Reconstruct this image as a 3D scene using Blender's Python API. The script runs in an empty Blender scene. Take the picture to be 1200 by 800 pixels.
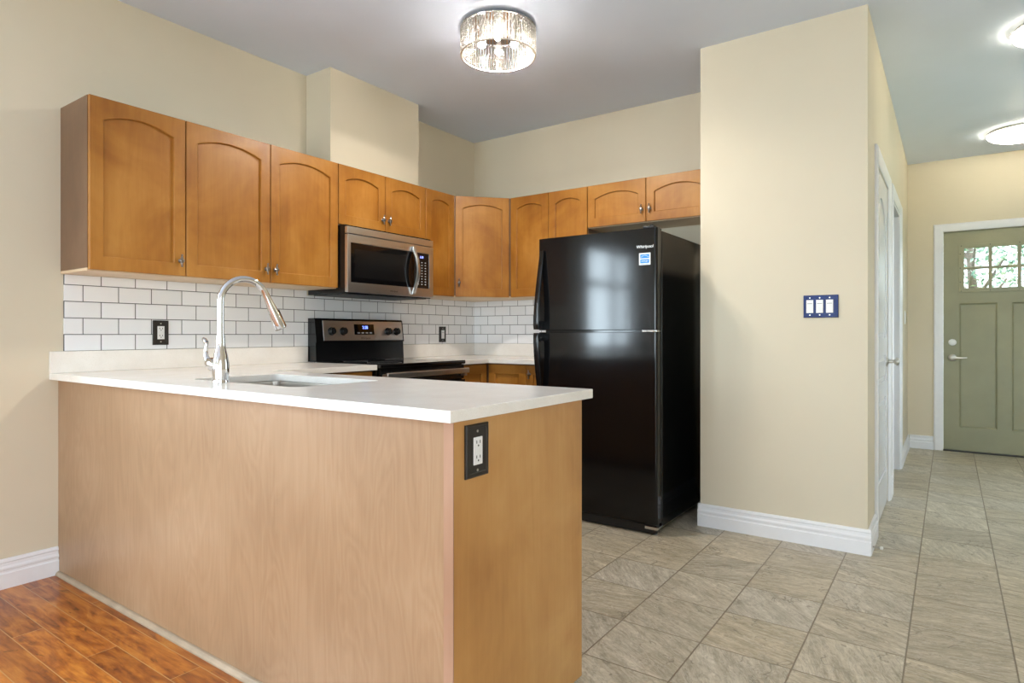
import bpy, bmesh, math, random
from mathutils import Vector, Matrix
random.seed(7)
S = bpy.context.scene
COL = S.collection

# ------------------------------------------------------------------ camera
FPX, CYP, YAW = 727.82, 391.16, math.radians(35.164)
CAM = Vector((3.321, -4.152, 1.091))
cd = bpy.data.cameras.new('camera'); cam = bpy.data.objects.new('camera', cd); COL.objects.link(cam)
cd.sensor_fit = 'HORIZONTAL'; cd.sensor_width = 36.0
cd.lens = 36.0 * FPX / 1200.0
cd.shift_y = (CYP - 400.0) / 1200.0
cd.clip_start = 0.02
cam.location = CAM
cam.rotation_euler = (math.radians(90), 0, YAW)
S.camera = cam

# ------------------------------------------------------------------ light and exposure
DAY_REAR, DAY_LEFT, UPLIGHT_RIGHT, DAY_HALL, LAMP, HALL = 205.0, 75.0, 40.0, 5.5, 880.0, 66.0
W = bpy.data.worlds.new('daylight'); S.world = W; W.use_nodes = True
wb = W.node_tree.nodes['Background']
wb.inputs[0].default_value = (0.80, 0.90, 1.0, 1); wb.inputs[1].default_value = 3.0
def area(name, loc, rot, sx, sy, power, color):
    l = bpy.data.lights.new(name, 'AREA'); l.shape = 'RECTANGLE'; l.size = sx; l.size_y = sy
    l.energy = power; l.color = color
    o = bpy.data.objects.new(name, l); COL.objects.link(o); o.location = loc; o.rotation_euler = rot
    return o
DAYC = (0.76, 0.88, 1.0)
R90 = math.radians(90)
UP = math.radians(38)
area('daylight_rear_window', (1.60, -12.25, 1.10), (R90 + .12, 0, 0), 2.5, 2.1, DAY_REAR * .6, DAYC)
area('daylight_rear_window_second', (3.90, -12.25, 1.10), (R90 + .12, 0, 0), 1.4, 2.1, DAY_REAR * .4, DAYC)
area('daylight_side_window', (-0.17, -4.68, 1.50), (R90, 0, -R90), 1.25, 1.2, DAY_LEFT, DAYC)
area('added_patio_uplight', (5.05, -5.75, .95), (R90 + UP, 0, R90), 2.4, 1.9, UPLIGHT_RIGHT, DAYC)  # added uplight at an unseen patio door, tilted up to brighten the ceiling
area('daylight_hall_window', (4.95, 1.00, 1.40), (R90, 0, R90), 1.3, 1.4, DAY_HALL, DAYC)
S.view_settings.view_transform = 'Standard'
S.view_settings.look = 'None'
S.view_settings.gamma = 1.0
S.view_settings.use_curve_mapping = False
S.view_settings.exposure = 1.02
cy = S.cycles
cy.use_denoising = True
cy.max_bounces = 10; cy.diffuse_bounces = 6; cy.glossy_bounces = 5; cy.transmission_bounces = 8; cy.transparent_max_bounces = 12
cy.sample_clamp_indirect = 6.0
cy.caustics_reflective = False; cy.caustics_refractive = False
cy.blur_glossy = 0.5

# ------------------------------------------------------------------ node helpers
class NT:
    def __init__(s, name):
        s.m = bpy.data.materials.new(name); s.m.use_nodes = True
        s.t = s.m.node_tree; s.t.nodes.clear()
        s.out = s.n('ShaderNodeOutputMaterial')
    def n(s, typ, **kw):
        nd = s.t.nodes.new(typ)
        for k, v in kw.items(): setattr(nd, k, v)
        return nd
    def put(s, sock, v):
        if isinstance(v, bpy.types.NodeSocket): s.t.links.new(v, sock)
        elif isinstance(v, (tuple, list)):
            sock.default_value = (tuple(v) + (1,)) if (len(v) == 3 and sock.type == 'RGBA') else v
        else: sock.default_value = v
    def math(s, op, a, b=0.0, c=0.0):
        nd = s.n('ShaderNodeMath', operation=op)
        s.put(nd.inputs[0], a); s.put(nd.inputs[1], b)
        if op in ('MULTIPLY_ADD', 'SMOOTH_MIN', 'SMOOTH_MAX', 'COMPARE'): s.put(nd.inputs[2], c)
        return nd.outputs[0]
    def pos(s): return s.n('ShaderNodeNewGeometry').outputs['Position']
    def sep(s, v):
        nd = s.n('ShaderNodeSeparateXYZ'); s.put(nd.inputs[0], v); return nd.outputs
    def comb(s, x, y, z):
        nd = s.n('ShaderNodeCombineXYZ')
        for i, v in enumerate((x, y, z)): s.put(nd.inputs[i], v)
        return nd.outputs[0]
    def vmath(s, op, a, b):
        nd = s.n('ShaderNodeVectorMath', operation=op); s.put(nd.inputs[0], a); s.put(nd.inputs[1], b); return nd.outputs[0]
    def noise(s, v, scale, detail=3, rough=.55, dist=0.0, kind=None):
        nd = s.n('ShaderNodeTexNoise')
        if kind: nd.noise_type = kind
        s.put(nd.inputs['Vector'], v); s.put(nd.inputs['Scale'], scale); s.put(nd.inputs['Detail'], detail)
        s.put(nd.inputs['Roughness'], rough); s.put(nd.inputs['Distortion'], dist)
        return nd.outputs['Fac']
    def white(s, v):
        nd = s.n('ShaderNodeTexWhiteNoise'); s.put(nd.inputs['Vector'], v); return nd.outputs
    def ramp(s, f, stops):
        nd = s.n('ShaderNodeValToRGB'); s.put(nd.inputs[0], f)
        el = nd.color_ramp.elements
        while len(el) < len(stops): el.new(.5)
        for e, (p, c) in zip(el, stops):
            e.position = p; e.color = tuple(c) + (1,) if isinstance(c, (tuple, list)) else (c, c, c, 1)
        return nd.outputs[0]
    def mix(s, f, a, b, mode='MIX'):
        nd = s.n('ShaderNodeMix', data_type='RGBA', blend_type=mode)
        s.put(nd.inputs[0], f); s.put(nd.inputs[6], a); s.put(nd.inputs[7], b)
        return nd.outputs[2]
    def bump(s, h, strength, dist=.002):
        nd = s.n('ShaderNodeBump'); s.put(nd.inputs['Height'], h)
        nd.inputs['Strength'].default_value = strength; nd.inputs['Distance'].default_value = dist
        return nd.outputs[0]
    def bsdf(s, color, rough=.5, metal=0.0, normal=None, spec=.5, coat=0.0, emis=None, estr=0.0, trans=0.0, ior=1.45, aniso=0.0):
        b = s.n('ShaderNodeBsdfPrincipled')
        s.put(b.inputs['Base Color'], color); s.put(b.inputs['Roughness'], rough); s.put(b.inputs['Metallic'], metal)
        s.put(b.inputs['Specular IOR Level'], spec); s.put(b.inputs['Coat Weight'], coat); s.put(b.inputs['IOR'], ior)
        s.put(b.inputs['Coat Roughness'], .1)
        s.put(b.inputs['Transmission Weight'], trans)
        if aniso: s.put(b.inputs['Anisotropic'], aniso)
        if normal is not None: s.put(b.inputs['Normal'], normal)
        if emis is not None:
            s.put(b.inputs['Emission Color'], emis); s.put(b.inputs['Emission Strength'], estr)
        s.t.links.new(b.outputs[0], s.out.inputs[0]); return b

def plain(name, color, rough=.5, metal=0.0, spec=.5, coat=0.0, wear=.06, scale=20, **kw):
    t = NT(name)
    f = t.noise(t.pos(), scale, 3)
    r = t.ramp(f, [(.3, tuple(c * (1 - wear) for c in color)), (.7, tuple(min(1, c * (1 + wear)) for c in color))])
    t.bsdf(r, rough, metal, None, spec, coat, **kw)
    return t.m

def mat_wall(name, c, bump=.15):
    t = NT(name); p = t.pos()
    f = t.noise(p, 1.7, 4)
    col = t.ramp(f, [(.3, tuple(v * .975 for v in c)), (.7, tuple(v * 1.02 for v in c))])
    t.bsdf(col, .62, 0, t.bump(t.noise(p, 180, 2), bump, .001), .3)
    return t.m

def mat_maple(name, lo, mid, hi, rough=.36, axis='z', blotch=2.6, figure=1.0):
    t = NT(name); p = t.pos(); x, y, z = t.sep(p)
    if axis == 'z': g = t.comb(t.math('MULTIPLY', x, 22), t.math('MULTIPLY', y, 22), t.math('MULTIPLY', z, 1.5))
    elif axis == 'y': g = t.comb(t.math('MULTIPLY', x, 22), t.math('MULTIPLY', y, 1.5), t.math('MULTIPLY', z, 22))
    else: g = t.comb(t.math('MULTIPLY', x, 1.5), t.math('MULTIPLY', y, 22), t.math('MULTIPLY', z, 22))
    fine = t.noise(g, 3.0, 5, .6, .4)
    big = t.noise(p, blotch, 4, .55, .6)
    fig = t.noise(t.vmath('MULTIPLY', g, (.22, .22, .5)), 1.6, 3, .6, 1.2 * figure)
    f = t.math('ADD', t.math('MULTIPLY', fine, .12), t.math('ADD', t.math('MULTIPLY', big, .68), t.math('MULTIPLY', fig, .20)))
    col = t.ramp(f, [(.37, lo), (.5, mid), (.63, hi)])
    t.bsdf(col, rough, 0, t.bump(fine, .05, .001), .45, .06)
    return t.m

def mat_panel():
    # maple in a paler tone than the end panel, long vertical cathedral figure
    t = NT('pale_maple_panel'); p = t.pos(); x, y, z = t.sep(p)
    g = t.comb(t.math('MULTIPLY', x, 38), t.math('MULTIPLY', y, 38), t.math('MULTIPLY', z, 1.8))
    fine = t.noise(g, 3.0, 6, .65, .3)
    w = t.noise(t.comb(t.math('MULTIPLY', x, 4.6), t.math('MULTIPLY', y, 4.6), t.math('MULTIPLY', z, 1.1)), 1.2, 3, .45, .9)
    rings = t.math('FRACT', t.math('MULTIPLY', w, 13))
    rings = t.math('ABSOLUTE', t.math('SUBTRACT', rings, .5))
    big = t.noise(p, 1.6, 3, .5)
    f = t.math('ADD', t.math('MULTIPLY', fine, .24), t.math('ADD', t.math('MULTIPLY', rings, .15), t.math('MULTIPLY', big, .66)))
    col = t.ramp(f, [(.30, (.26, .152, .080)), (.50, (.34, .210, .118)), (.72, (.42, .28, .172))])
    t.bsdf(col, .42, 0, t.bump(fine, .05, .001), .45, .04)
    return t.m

def mat_floor_tile():
    t = NT('slate_look_tile'); p = t.pos(); x, y, z = t.sep(p)
    TX, TY = .300, .302
    u = t.math('DIVIDE', t.math('ADD', x, 3.1), TX); v = t.math('DIVIDE', t.math('ADD', y, .465 + TY * 20), TY)
    cu = t.math('FLOOR', u); cv = t.math('FLOOR', v)
    fu = t.math('FRACT', u); fv = t.math('FRACT', v)
    eu = t.math('MULTIPLY', t.math('MINIMUM', fu, t.math('SUBTRACT', 1.0, fu)), TX)
    ev = t.math('MULTIPLY', t.math('MINIMUM', fv, t.math('SUBTRACT', 1.0, fv)), TY)
    e = t.math('MINIMUM', eu, ev)
    wob = t.math('MULTIPLY', t.math('SUBTRACT', t.noise(p, 40, 3), .5), .0022)
    e = t.math('ADD', e, wob)
    rnd = t.white(t.comb(cu, cv, 0.0))
    rv, rc = rnd[0], rnd[1]
    rot = t.n('ShaderNodeVectorRotate', rotation_type='Z_AXIS')
    t.put(rot.inputs['Vector'], p); t.put(rot.inputs['Angle'], t.math('MULTIPLY_ADD', rv, 1.9, -.5))
    q = t.vmath('ADD', rot.outputs[0], t.vmath('MULTIPLY', rc, (9, 9, 9)))
    qs = t.vmath('MULTIPLY', q, (1.0, 4.2, 1.0))
    n1 = t.noise(qs, 3.6, 6, .62, 1.0)
    n2 = t.noise(qs, 5.0, 4, .6, .8, 'RIDGED_MULTIFRACTAL')
    n3 = t.noise(q, 48, 4, .65)
    n4 = t.noise(t.vmath('MULTIPLY', q, (1.0, 6.0, 1.0)), 14, 6, .7, .8)
    f = t.math('ADD', t.math('MULTIPLY', n1, .45), t.math('ADD', t.math('MULTIPLY', n4, .35), t.math('MULTIPLY', n3, .2)))
    base = t.ramp(f, [(.36, (.25, .22, .165)), (.455, (.41, .368, .285)), (.545, (.52, .475, .385)), (.63, (.68, .635, .545))])
    tint = t.ramp(rv, [(0, (.86, .84, .80)), (.35, (1.03, .99, .90)), (.7, (.97, .98, 1.0)), (1, (1.12, 1.10, 1.04))])
    base = t.mix(1.0, base, tint, 'MULTIPLY')
    v1 = t.noise(t.vmath('MULTIPLY', q, (1.0, 3.2, 1.0)), 6.5, 6, .68, 1.1)
    vein = t.math('MAXIMUM', t.math('SUBTRACT', 1.0, t.math('MULTIPLY', t.math('ABSOLUTE', t.math('SUBTRACT', v1, .5)), 26)), 0.0)
    base = t.mix(t.math('MULTIPLY', vein, .42), base, (.19, .165, .125))
    v2 = t.noise(t.vmath('MULTIPLY', q, (1.0, 3.6, 1.0)), 8.0, 5, .65, 1.0)
    pale = t.math('MAXIMUM', t.math('SUBTRACT', 1.0, t.math('MULTIPLY', t.math('ABSOLUTE', t.math('SUBTRACT', v2, .46)), 30)), 0.0)
    base = t.mix(t.math('MULTIPLY', pale, .35), base, (.74, .69, .60))
    crack = t.math('GREATER_THAN', n2, 1.62)
    c1 = t.noise(q, 7.5, 3, .6, .5)
    cr = t.math('SUBTRACT', 1.0, t.math('MULTIPLY', t.math('ABSOLUTE', t.math('SUBTRACT', c1, .5)), 55))
    cr = t.math('MULTIPLY', t.math('MAXIMUM', cr, 0.0), t.math('GREATER_THAN', t.noise(q, 5, 2), .57))
    base = t.mix(t.math('MULTIPLY', cr, .6), base, (.14, .115, .08))
    g = t.n('ShaderNodeMapRange', interpolation_type='SMOOTHSTEP'); t.put(g.inputs[0], e); g.inputs[1].default_value = .0014; g.inputs[2].default_value = .0034
    col = t.mix(g.outputs[0], (.235, .19, .13), base)
    h = t.math('ADD', t.math('MULTIPLY', g.outputs[0], .9), t.math('MULTIPLY', f, .8))
    h = t.math('SUBTRACT', h, t.math('MULTIPLY', cr, .4))
    rough = t.math('MULTIPLY_ADD', n3, .25, .26)
    t.bsdf(col, rough, 0, t.bump(h, .6, .005), .45)
    return t.m

def mat_floor_wood():
    t = NT('warm_laminate_planks'); p = t.pos(); x, y, z = t.sep(p)
    PW, PL = .0965, 1.2
    v = t.math('DIVIDE', t.math('ADD', y, 3.075 + PW * 60), PW)
    r = t.math('FLOOR', v); fv = t.math('FRACT', v)
    u = t.math('DIVIDE', t.math('ADD', t.math('SUBTRACT', x, t.math('MULTIPLY', t.math('SUBTRACT', r, 59), .37)), 24 - 1.31), PL)
    c = t.math('FLOOR', u); fu = t.math('FRACT', u)
    e = t.math('MINIMUM', t.math('MULTIPLY', t.math('MINIMUM', fv, t.math('SUBTRACT', 1.0, fv)), PW),
               t.math('MULTIPLY', t.math('MINIMUM', fu, t.math('SUBTRACT', 1.0, fu)), PL))
    rnd = t.white(t.comb(r, c, 0.0)); rv, rc = rnd[0], rnd[1]
    q = t.vmath('ADD', t.vmath('MULTIPLY', p, (1, 1, 1)), t.vmath('MULTIPLY', rc, (7, 7, 7)))
    g = t.noise(t.vmath('MULTIPLY', q, (2.2, 24, 1)), 2.0, 6, .62, .7)
    b = t.noise(t.vmath('MULTIPLY', q, (1.6, 5.5, 1)), 2.6, 4, .6, 1.2)
    k = t.noise(t.vmath('MULTIPLY', q, (4, 11, 1)), 2.4, 3, .6, .8)
    f = t.math('ADD', t.math('MULTIPLY', g, .42), t.math('MULTIPLY', b, .58))
    col = t.ramp(f, [(.34, (.13, .028, .004)), (.46, (.33, .088, .010)), (.56, (.50, .165, .020)), (.70, (.64, .27, .05))])
    tint = t.ramp(rv, [(0, (.80, .76, .72)), (.5, (1, 1, 1)), (1, (1.15, 1.18, 1.2))])
    col = t.mix(1.0, col, tint, 'MULTIPLY')
    kn = t.ramp(k, [(.66, 0.0), (.74, 1.0)])
    col = t.mix(t.math('MULTIPLY', kn, .7), col, (.045, .010, .002))
    s = t.n('ShaderNodeMapRange'); t.put(s.inputs[0], e); s.inputs[1].default_value = .0006; s.inputs[2].default_value = .0022
    col = t.mix(s.outputs[0], (.50, .27, .10), col)  # seams painted lighter, standing for plank bevels that catch the light
    t.bsdf(col, .30, 0, t.bump(t.math('ADD', s.outputs[0], t.math('MULTIPLY', g, .25)), .2, .0015), .5, .15)
    return t.m

def mat_subway(name, along):
    t = NT(name); p = t.pos(); x, y, z = t.sep(p)
    TW, TH = .1525, .0765
    s = t.math('ADD', y, 3.009 + TW * 20) if along == 'y' else t.math('ADD', x, TW * 20)
    v = t.math('DIVIDE', t.math('SUBTRACT', z, 1.012 - TH * 40), TH)
    r = t.math('FLOOR', v); fv = t.math('FRACT', v)
    u = t.math('ADD', t.math('DIVIDE', s, TW), t.math('MULTIPLY', t.math('MODULO', r, 2.0), .5))
    c = t.math('FLOOR', u); fu = t.math('FRACT', u)
    e = t.math('MINIMUM', t.math('MULTIPLY', t.math('MINIMUM', fv, t.math('SUBTRACT', 1.0, fv)), TH),
               t.math('MULTIPLY', t.math('MINIMUM', fu, t.math('SUBTRACT', 1.0, fu)), TW))
    rv = t.white(t.comb(r, c, 3.0))[0]
    m = t.n('ShaderNodeMapRange', interpolation_type='SMOOTHSTEP'); t.put(m.inputs[0], e); m.inputs[1].default_value = .0013; m.inputs[2].default_value = .0022
    tile = t.ramp(rv, [(0, (.82, .825, .835)), (1, (.875, .88, .90))])
    col = t.mix(m.outputs[0], (.045, .045, .05), tile)
    m2 = t.n('ShaderNodeMapRange', interpolation_type='SMOOTHSTEP'); t.put(m2.inputs[0], e); m2.inputs[1].default_value = .0008; m2.inputs[2].default_value = .0045
    rough = t.math('SUBTRACT', .75, t.math('MULTIPLY', m.outputs[0], .60))
    t.bsdf(col, rough, 0, t.bump(m2.outputs[0], .5, .002), .5)
    return t.m

def mat_quartz():
    t = NT('white_quartz'); p = t.pos()
    sp = t.noise(p, 420, 2, .6); cl = t.noise(p, 9, 4, .6)
    col = t.ramp(cl, [(.3, (.79, .755, .70)), (.7, (.85, .82, .775))])
    col = t.mix(t.math('MULTIPLY', t.ramp(sp, [(.58, 0.0), (.70, 1.0)]), .5), col, (.62, .56, .48))
    t.bsdf(col, .17, 0, None, .5)
    return t.m

def mat_steel(name, axis='y', c=(.68, .69, .70), rough=.30):
    t = NT(name); p = t.pos()
    sc = {'y': (300, 3, 300), 'x': (3, 300, 300), 'z': (300, 300, 3)}[axis]
    n = t.noise(t.vmath('MULTIPLY', p, sc), 1.0, 3, .6)
    col = t.ramp(n, [(.3, tuple(v * .93 for v in c)), (.7, c)])
    t.bsdf(col, t.math('MULTIPLY_ADD', n, .12, rough - .06), 1.0, t.bump(n, .05, .0006))
    return t.m

def mat_fridge():
    t = NT('black_pebbled_enamel'); p = t.pos()
    n = t.noise(p, 150, 2, .5)
    t.bsdf(t.ramp(n, [(.3, (.0035, .0035, .004)), (.7, (.005, .005, .0055))]), .10, 0, t.bump(n, .05, .0008), .42)
    return t.m

def mat_glass():
    t = NT('clear_window_glass')
    a = t.n('ShaderNodeBsdfTransparent'); a.inputs[0].default_value = (.95, .97, .96, 1)
    b = t.n('ShaderNodeBsdfGlossy'); b.inputs['Roughness'].default_value = .02
    f = t.n('ShaderNodeLayerWeight'); f.inputs[0].default_value = .5
    k = t.math('MULTIPLY_ADD', t.math('POWER', f.outputs['Facing'], 5.0), .6, .04)
    m = t.n('ShaderNodeMixShader'); t.put(m.inputs[0], k)
    t.t.links.new(a.outputs[0], m.inputs[1]); t.t.links.new(b.outputs[0], m.inputs[2])
    t.t.links.new(m.outputs[0], t.out.inputs[0])
    return t.m

def mat_beads():
    t = NT('crystal_bead_strands')
    a = t.n('ShaderNodeBsdfTranslucent'); a.inputs[0].default_value = (.55, .53, .50, 1)
    b = t.n('ShaderNodeBsdfGlossy'); b.inputs['Roughness'].default_value = .12; b.inputs[0].default_value = (.8, .78, .75, 1)
    c = t.n('ShaderNodeBsdfTransparent'); c.inputs[0].default_value = (.9, .9, .9, 1)
    m1 = t.n('ShaderNodeMixShader'); m1.inputs[0].default_value = .15
    m2 = t.n('ShaderNodeMixShader'); m2.inputs[0].default_value = .25
    t.t.links.new(a.outputs[0], m1.inputs[1]); t.t.links.new(c.outputs[0], m1.inputs[2])
    t.t.links.new(m1.outputs[0], m2.inputs[1]); t.t.links.new(b.outputs[0], m2.inputs[2])
    t.t.links.new(m2.outputs[0], t.out.inputs[0])
    return t.m

def mat_bowl():
    t = NT('frosted_glass_bowl')
    a = t.n('ShaderNodeBsdfTranslucent'); a.inputs[0].default_value = (.90, .87, .78, 1)
    b = t.n('ShaderNodeBsdfGlossy'); b.inputs['Roughness'].default_value = .25
    m = t.n('ShaderNodeMixShader'); m.inputs[0].default_value = .06
    t.t.links.new(a.outputs[0], m.inputs[1]); t.t.links.new(b.outputs[0], m.inputs[2])
    t.t.links.new(m.outputs[0], t.out.inputs[0])
    return t.m

def mat_leaf():
    t = NT('garden_leaf'); p = t.pos()
    rv = t.noise(p, 14, 3, .6)
    col = t.ramp(rv, [(.35, (.06, .14, .08)), (.47, (.20, .36, .26)), (.56, (.55, .55, .42)), (.68, (.72, .55, .50))])
    t.bsdf(col, .5)
    return t.m

def glow(name, color, strength):
    t = NT(name); t.bsdf((.8, .8, .8), .5, emis=color, estr=strength); return t.m

CREAM = (.67, .60, .464)
M = dict(
    wall=mat_wall('cream_wall_paint', CREAM),
    ceil=mat_wall('flat_white_ceiling_paint', (.72, .80, .95), .25),
    trim=plain('white_trim_paint', (.80, .80, .82), .35, wear=.015),
    door_w=plain('white_door_paint', (.74, .74, .755), .22, wear=.015),
    maple=mat_maple('honey_maple', (.265, .095, .011), (.365, .147, .021), (.45, .205, .040)),
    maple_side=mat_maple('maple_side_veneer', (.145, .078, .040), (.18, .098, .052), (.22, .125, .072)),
    maple_under=mat_maple('raw_maple_underside', (.62, .46, .29), (.70, .53, .35), (.76, .60, .42), .5),
    maple_end=mat_maple('golden_maple_end_panel', (.37, .172, .048), (.465, .235, .072), (.54, .30, .105), .38),
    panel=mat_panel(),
    post=mat_maple('pink_maple_strip', (.30, .165, .10), (.37, .215, .14), (.44, .27, .19), .42),
    strip=plain('pale_wood_floor_strip', (.36, .275, .19), .5, wear=.15, scale=9),
    tile=mat_floor_tile(), wood=mat_floor_wood(),
    subway_y=mat_subway('white_subway_tile_side', 'y'), subway_x=mat_subway('white_subway_tile_rear', 'x'),
    quartz=mat_quartz(),
    steel_y=mat_steel('brushed_steel_horizontal', 'y'), sink=mat_steel('brushed_sink_steel', 'x', (.50, .47, .43), .32),
    fridge=mat_fridge(),
    black=plain('black_gloss_plastic', (.006, .006, .0065), .18),
    blackm=plain('black_satin_plastic', (.012, .012, .013), .45),
    bglass=plain('black_ceramic_glass', (.003, .003, .0035), .05, spec=.6),
    chrome=plain('polished_chrome', (.66, .66, .67), .06, 1.0, wear=.02),
    nickel=plain('antique_pewter', (.27, .24, .22), .28, 1.0, wear=.2, scale=300),
    satin=plain('satin_nickel', (.55, .53, .49), .32, 1.0),
    grey_seal=plain('grey_door_gasket', (.23, .22, .21), .35),
    bronze=plain('oil_rubbed_bronze_plate', (.018, .013, .010), .30, wear=.2),
    blue_reflect=plain('dark_plate_blue_reflection_painted', (.006, .022, .13), .3, spec=.25, wear=.2),  # blue daylight reflected in the dark plate, painted into its base colour
    device=plain('white_device_plastic', (.78, .77, .76), .3, wear=.02),
    slot=plain('dark_slot', (.03, .028, .026), .5),
    green=plain('sage_green_door_paint', (.265, .258, .160), .45, wear=.05, scale=6),
    glass=mat_glass(), beads=mat_beads(), leaf=mat_leaf(),
    bark=plain('tree_bark', (.16, .12, .09), .9, wear=.3),
    lawn=plain('lawn', (.12, .20, .07), .9, wear=.35, scale=40),
    bulb=glow('lamp_bulb_glow', (1.0, .92, .82), LAMP),
    bowl=mat_bowl(),
    lcd=glow('blue_clock_digits', (.10, .18, 1.0), 2.6),
    sticker_w=plain('white_sticker', (.78, .80, .84), .4, wear=.02),
    sticker_b=plain('blue_sticker', (.02, .26, .72), .35, wear=.05),
    logo=plain('silver_lettering', (.75, .74, .72), .3, .6),
    inkd=plain('dark_grey_lettering', (.05, .05, .05), .5),
    inkw=plain('white_key_marks', (.45, .45, .47), .5),
    rubber=plain('white_rubber_tip', (.78, .76, .70), .6),
)

# ------------------------------------------------------------------ mesh helpers
def loc_axes(o, u, v, w):
    m = Matrix.Identity(4)
    for i, a in enumerate((u, v, w)):
        for k in range(3): m[k][i] = a[k]
    for k in range(3): m[k][3] = o[k]
    return m
def frame_left(x, y, z): return loc_axes((x, y, z), (0, 1, 0), (0, 0, 1), (1, 0, 0))      # surface facing +x: u = +y, v = up
def frame_back(x, y, z): return loc_axes((x, y, z), (1, 0, 0), (0, 0, 1), (0, -1, 0))     # surface facing -y: u = +x, v = up

class MB:
    def __init__(s): s.bm = bmesh.new()
    def add(s, b, mat=None):
        bmesh.ops.recalc_face_normals(b, faces=b.faces)
        if mat is not None: b.transform(mat)
        if mat is not None and mat.determinant() < 0: bmesh.ops.reverse_faces(b, faces=b.faces)
        me = bpy.data.meshes.new('tmp'); b.to_mesh(me); b.free()
        s.bm.from_mesh(me); bpy.data.meshes.remove(me); return s
    def box(s, a, b, bev=0.0, seg=2, mat=None):
        m = bmesh.new(); bmesh.ops.create_cube(m, size=1.0)
        for v in m.verts:
            v.co = Vector([(a[i] + b[i]) / 2 + v.co[i] * abs(b[i] - a[i]) for i in range(3)])
        if bev > 0: bmesh.ops.bevel(m, geom=list(m.edges), offset=bev, segments=seg, profile=.5, affect='EDGES')
        return s.add(m, mat)
    def poly(s, outer, z0, z1, holes=(), bev=0.0, seg=2, mat=None):
        m = bmesh.new(); es = []
        for lp in [outer] + list(holes):
            vs = [m.verts.new((p[0], p[1], z0)) for p in lp]
            es += [m.edges.new((vs[i], vs[(i + 1) % len(vs)])) for i in range(len(vs))]
        if holes:
            bmesh.ops.triangle_fill(m, use_beauty=True, use_dissolve=False, edges=es)
            bmesh.ops.dissolve_limit(m, angle_limit=.01, verts=m.verts, edges=m.edges)
        else: m.faces.new([v for v in m.verts])
        r = bmesh.ops.extrude_face_region(m, geom=list(m.faces))
        for v in [g for g in r['geom'] if isinstance(g, bmesh.types.BMVert)]: v.co.z = z1
        bmesh.ops.recalc_face_normals(m, faces=m.faces)
        if bev > 0:
            ed = [e for e in m.edges if len(e.link_faces) == 2 and e.calc_face_angle(0) > .8]
            bmesh.ops.bevel(m, geom=ed, offset=bev, segments=seg, profile=.5, affect='EDGES')
        return s.add(m, mat)
    def loops(s, loops, cap0=True, cap1=True, closed=True, mat=None):
        m = bmesh.new(); L = [[m.verts.new(p) for p in lp] for lp in loops]; n = len(L[0])
        for a, b in zip(L, L[1:]):
            for i in range(n if closed else n - 1):
                j = (i + 1) % n
                m.faces.new((a[i], a[j], b[j], b[i]))
        if cap0: m.faces.new(L[0][::-1])
        if cap1: m.faces.new(L[-1])
        return s.add(m, mat)
    def lathe(s, prof, seg=32, mat=None, cap0=True, cap1=True):
        return s.loops([[(max(r, 1e-5) * math.cos(2 * math.pi * i / seg), max(r, 1e-5) * math.sin(2 * math.pi * i / seg), z) for i in range(seg)] for r, z in prof], cap0, cap1, True, mat)
    def tube(s, pts, rad, seg=12, mat=None, flat=1.0, ref=None):
        pts = [Vector(p) for p in pts]; n = len(pts)
        rad = list(rad) if isinstance(rad, (list, tuple)) else [rad] * n
        lp = []; prev = None
        for i, p in enumerate(pts):
            t = (pts[min(i + 1, n - 1)] - pts[max(i - 1, 0)]).normalized()
            if prev is None:
                a = Vector(ref) if ref else (Vector((0, 0, 1)) if abs(t.z) < .9 else Vector((1, 0, 0)))
                u = (a - t * a.dot(t)).normalized()
            else: u = (prev - t * prev.dot(t)).normalized()
            prev = u; w = t.cross(u)
            lp.append([p + u * (rad[i] * math.cos(2 * math.pi * k / seg)) + w * (rad[i] * flat * math.sin(2 * math.pi * k / seg)) for k in range(seg)])
        return s.loops(lp, True, True, True, mat)
    def ball(s, c, r, sc=(1, 1, 1), mat=None, u=16, v=10):
        m = bmesh.new(); bmesh.ops.create_uvsphere(m, u_segments=u, v_segments=v, radius=r)
        for q in m.verts: q.co = Vector((q.co.x * sc[0] + c[0], q.co.y * sc[1] + c[1], q.co.z * sc[2] + c[2]))
        return s.add(m, mat)
    def build(s, name, mat, parent=None, ang=32, label=None):
        b = s.bm
        o_ = Vector((0, 0, 0))
        if parent is not None:
            q = parent
            while q is not None: o_ = o_ + q.location; q = q.parent
        if o_.length > 0:
            for v in b.verts: v.co -= o_
        lim = math.radians(ang)
        for f in b.faces: f.smooth = True
        for e in b.edges: e.smooth = len(e.link_faces) == 2 and e.calc_face_angle(0) < lim
        me = bpy.data.meshes.new(name); b.to_mesh(me); b.free()
        me.materials.append(mat)
        o = bpy.data.objects.new(name, me); COL.objects.link(o)
        if len(me.polygons) < 1500:
            wn_ = o.modifiers.new('weighted normals', 'WEIGHTED_NORMAL'); wn_.keep_sharp = True; wn_.weight = 80
        if parent is not None: o.parent = parent
        if label: o['label'] = label
        return o
def Bx(a, b, bev=0.0, seg=2): return MB().box(a, b, bev, seg)

def thing(name, label, cat, at, group=None):
    o = bpy.data.objects.new(name, None); COL.objects.link(o); o.empty_display_size = .1
    o.location = at; o['label'] = label; o['category'] = cat
    if group: o['group'] = group
    return o
def tag(o, label, cat, group=None):
    o['label'] = label; o['category'] = cat
    if group: o['group'] = group
    return o
def struct(o): o['kind'] = 'structure'; return o

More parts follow.
